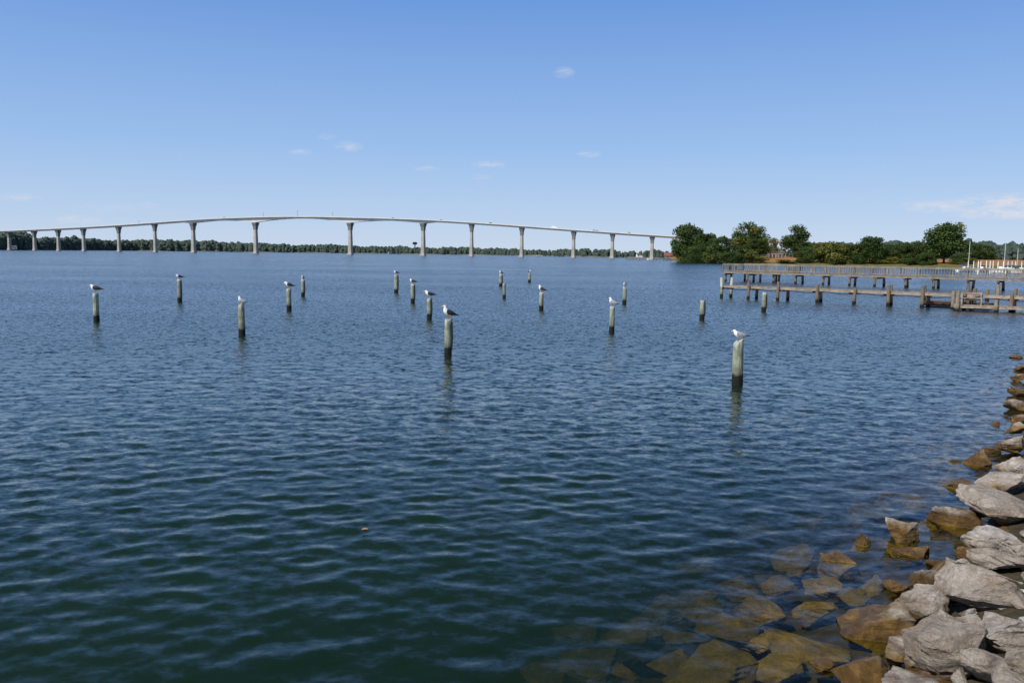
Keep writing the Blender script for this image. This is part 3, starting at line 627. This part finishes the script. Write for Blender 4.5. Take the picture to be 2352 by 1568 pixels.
# ------------------------------------------------------------ house & boathouse
def house(px,D,gz_,W_,Dp,Hh,wallm,roofm,label,name,rz):
    p=col(px,D); e=empty(name,(p.x,p.y,gz_),rz,label=label,category="house")
    b=MB(); b.box((0,0,Hh/2),(W_,Dp,Hh)); b.add([(-W_/2,-Dp/2,Hh),(-W_/2,Dp/2,Hh),(-W_/2,0,Hh+Dp*.32)],[(0,1,2)]); b.add([(W_/2,-Dp/2,Hh),(W_/2,Dp/2,Hh),(W_/2,0,Hh+Dp*.32)],[(0,2,1)])
    obj("wall",b.mesh("wall",[wallm]),parent=e)
    b=MB(); r=Dp*.32
    for sg in (-1,1):
        b.add([(-W_/2-.4,sg*(Dp/2+.5),Hh-.25),(W_/2+.4,sg*(Dp/2+.5),Hh-.25),(W_/2+.4,0,Hh+r+.12),(-W_/2-.4,0,Hh+r+.12),(-W_/2-.4,sg*(Dp/2+.5),Hh-.05),(W_/2+.4,sg*(Dp/2+.5),Hh-.05),(W_/2+.4,0,Hh+r+.32),(-W_/2-.4,0,Hh+r+.32)],[(0,1,2,3),(4,5,6,7),(0,1,5,4),(0,3,7,4),(1,2,6,5)])
    ro=obj("roof",b.mesh("roof",[roofm]),parent=e)
    b=MB(); b.box((W_*.3,0.8,Hh+r+.5),(.8,.8,1.8)); obj("chimney",b.mesh("chimney",[M['brick']]),parent=ro)
    nwin=max(2,int(W_/3)); 
    for i in range(nwin):
        x=-W_/2+W_*(i+.5)/nwin
        if i==nwin//2:
            b=MB(); b.box((0,-.04,1.05),(1.0,.08,2.1)); obj("door",b.mesh("door",[M['white']]),(x,-Dp/2,0),e); continue
        b=MB(); b.box((0,-.03,0),(1.3,.06,1.6),mi=0); b.box((0,-.07,0),(1.0,.04,1.3),mi=1); obj("window",b.mesh("window",[M['white'],M['dark']]),(x,-Dp/2,1.6),e)
    return e
hs=house(1782,545,3.0,11,7,3.2,M['brick'],M['roof'],"brick farmhouse with dark gable roof and white porch","house",-.15)
b=MB(); 
for x in np.arange(-5,5.1,2.0): b.box((x,-5,1.1),(.2,.2,2.2))
b.box((0,-4.4,2.3),(11,1.6,.2)); b.box((0,-5,.9),(10.2,.08,.1)); obj("porch",b.mesh("porch",[M['white']]),parent=hs)
house(1546,705,.6,15,7,2.8,M['brick'],M['redroof'],"long low brick boathouse with red roof","boathouse",-.1)
for px,D in ((480,1790),(500,1792),(300,1712),(890,1770),(640,1812),(30,1165),(1470,1105)):
    house(px,D-6,1.0,9,6,3.0,M['white'],M['roof'],"small white house on the far riverbank","house",random.uniform(-.5,.5))
# ------------------------------------------------------------ boats
def boat(px,D,Lb,kind,rz,mast=0,lab=""):
    p=col(px,D); e=empty(kind,(p.x,p.y,0),rz,label=lab,category="boat",group="boats moored at the marina" if D<400 else "boats on the river")
    b=MB(); n=9; vs=[];fs=[]
    for i in range(n):
        t=i/(n-1); x=-Lb/2+Lb*t; w=Lb*.15*(1-max(0,t-.35)**2*2.35); zt=.85+.45*t*t; w=max(w,.03)
        vs+=[(x,-w,zt),(x-.05*t,-w*.8,.2),(x-.1*t,0,-.3),(x-.05*t,w*.8,.2),(x,w,zt)]
    for i in range(n-1):
        for k in range(4): fs.append((i*5+k,(i+1)*5+k,(i+1)*5+k+1,i*5+k+1))
        fs.append((i*5+4,(i+1)*5+4,(i+1)*5,i*5))
    fs.append((0,1,2,3,4)); b.add(vs,fs); obj("hull",b.mesh("hull",[M['white']]),parent=e)
    b=MB(); b.box((-Lb*.02,0,1.2),(Lb*.36,Lb*.17,.55),mi=0,top=.82); b.box((-Lb*.02,-Lb*.082,1.25),(Lb*.26,.03,.2),mi=1); obj("cabin",b.mesh("cabin",[M['white'],M['dark']]),parent=e)
    if mast:
        b=MB(); b.tube([(Lb*.08,0,1.2),(Lb*.08,0,mast)],[.09,.06],8); b.box((Lb*.08,0,mast*.6),(.05,1.4,.05)); obj("mast",b.mesh("mast",[M['metal']]),parent=e)
        b=MB(); b.tube([(Lb*.06,0,2.0),(-Lb*.2,0,2.1),(-Lb*.38,0,1.95)],[.12,.16,.08],8); obj("sail_cover",b.mesh("sail_cover",[M['blue']]),parent=e)
    else:
        b=MB(); b.box((-Lb*.02,0,1.65),(Lb*.22,Lb*.15,.35),mi=0,top=.8)
        obj("windscreen",b.mesh("windscreen",[M['dark']]),parent=e)
boat(2222,235,6.5,'sailboat',.3,8.6,"white sailboat with blue sail cover at a mooring")
boat(2313,215,7,'sailboat',2.6,8.0,"white sailboat with blue sail cover at a mooring")
boat(2342,225,7,'sailboat',2.2,6.5,"white sailboat with blue sail cover at a mooring")
for px,D,Lb,rz in ((2262,240,5.5,.4),(2335,215,6.5,.2),(2300,245,6,1.0)): boat(px,D,Lb,'motorboat',rz,0,"small white motorboat moored at the marina")
boat(1235,1050,9,'motorboat',0.2,0,"small white motorboat crossing open water"); boat(1493,640,5,'motorboat',2.9,0,"small white motorboat crossing open water")
random.seed(9)
for i in range(16):
    px=2225+i*10+random.uniform(-3,3); D=random.uniform(195,260); p=col(px,D); b=MB(); b.tube([(0,0,-1),(0,0,1.5),(0,0,2.4+random.random()*.6),(0,0,3.3)],[.14,.13,.13,.03],8)
    obj("piling",b.mesh("piling",[M['white']]),(p.x,p.y,0),label="white painted marina piling with pointed cap",category="piling",group="white marina pilings")
ja=col(1440,600); jb=col(1545,560)
j=empty("old_jetty",(ja.x,ja.y,0),math.atan2(jb.y-ja.y,jb.x-ja.x),label="distant low wooden jetty on dark posts",category="jetty"); Lj=(jb-ja).length
b=MB(); b.box((Lj/2,0,1.0),(Lj,1.3,.2)); obj("deck",b.mesh("deck",[M['red']]),parent=j)
for x in np.arange(0,Lj,3.5):
    b=MB(); b.tube([(0,0,-1),(0,0,1.8)],[.2,.18],7); obj("post",b.mesh("post",[M['pile_brown']]),(x,0,0),j)
p=onz(837,1222); b=MB(); b.add([(-.055,0,.0),(-.02,.03,.012),(.03,.025,.015),(.07,0,.006),(.03,-.025,.014),(-.02,-.028,.01),(0,0,-.002)],[(0,6,1),(1,6,2),(2,6,3),(3,6,4),(4,6,5),(5,6,0)])
o=obj("leaf",b.mesh("leaf",[M['leaf']]),(p.x,p.y,.04),label="fallen orange leaf floating on the water",category="leaf"); o.scale=(.8,.8,.8)
# ------------------------------------------------------------ light
sd=Vector((-.72,-.62,0)).normalized(); EL=math.radians(46); sv=Vector((sd.x*math.cos(EL),sd.y*math.cos(EL),math.sin(EL)))
ld=bpy.data.lights.new("sun",'SUN'); ld.energy=4.8; ld.angle=math.radians(.5); ld.color=(1,.955,.88); lo=bpy.data.objects.new("sun",ld); COL.objects.link(lo); lo.rotation_euler=(-sv).to_track_quat('-Z','Y').to_euler()
w=bpy.data.worlds.new("World"); scene.world=w; w.use_nodes=True; nt=w.node_tree; nt.nodes.clear(); q=N(nt)
out=q.n("ShaderNodeOutputWorld"); bg=q.n("ShaderNodeBackground"); sk=q.n("ShaderNodeTexSky",sky_type='NISHITA'); sk.sun_disc=False; sk.sun_elevation=EL; sk.sun_rotation=math.atan2(sd.x,sd.y)
sk.air_density=1.0; sk.dust_density=0.3; sk.ozone_density=2.0; sk.altitude=0
BS=.09; bg.inputs["Strength"].default_value=BS
tc=q.n("ShaderNodeTexCoord"); G=tc.outputs["Generated"]; sg=q.n("ShaderNodeSeparateXYZ"); q.l(G,sg.inputs[0])
# elevation dependent haze-to-blue grade: z = sin(elevation)
clear=q.ramp(sg.outputs["Z"],[(0.0,(.58,.70,.88)),(.045,(.47,.63,.88)),(.12,(.33,.53,.87)),(.28,(.155,.335,.76)),(.46,(.040,.110,.25)),(1.0,(.022,.07,.17))])
clear=q.vm('SCALE',clear,None,1/BS)
skyc=q.mix(.88,sk.outputs[0],clear)
clouds=[(1295,167,17,9,.30),(803,337,22,8,.3),(690,350,18,5,.3),(982,388,22,5,.3),(1125,378,30,6,.35),(1352,355,20,5,.3),(2160,474,55,9,.5),(2310,470,80,16,.6),(2320,490,70,9,.6),(180,505,30,7,.3),(343,472,18,5,.25),(45,453,30,6,.25),(250,478,50,8,.15),(750,314,14,5,.15),(1105,407,20,5,.15)]
acc=None
for (px,py,wx,hy,st) in clouds:
    d=ray(px,py).normalized(); rr=Vector((d.y,-d.x,0)).normalized(); uu=rr.cross(d); 
    sb=q.vm('SUBTRACT',G,d); d1=q.vm('DOT_PRODUCT',sb,rr*(F/wx/1.6),o=1); d2=q.vm('DOT_PRODUCT',sb,uu*(F/hy/1.6),o=1)
    r2=q.math('ADD',q.math('POWER',q.math('ABSOLUTE',d1),2),q.math('POWER',q.math('ABSOLUTE',d2),2))
    v=q.math('MULTIPLY',q.math('SUBTRACT',1.0,r2,clamp=True),st)
    acc=v if acc is None else q.math('MAXIMUM',acc,v)
cn=q.noise(q.mapping(G,(60,60,210)),1.0,6,.68,.6)
cm=q.math('MULTIPLY',acc,q.ramp(cn,[(.36,0.0),(.66,1.5)]),clamp=True)
skyc=q.mix(cm,skyc,(8.6,8.2,8.7))
q.l(skyc,bg.inputs["Color"]); q.l(bg.outputs[0],out.inputs["Surface"])
scene.view_settings.view_transform='Standard'; scene.view_settings.look='None'; scene.view_settings.exposure=0
print("DONE")
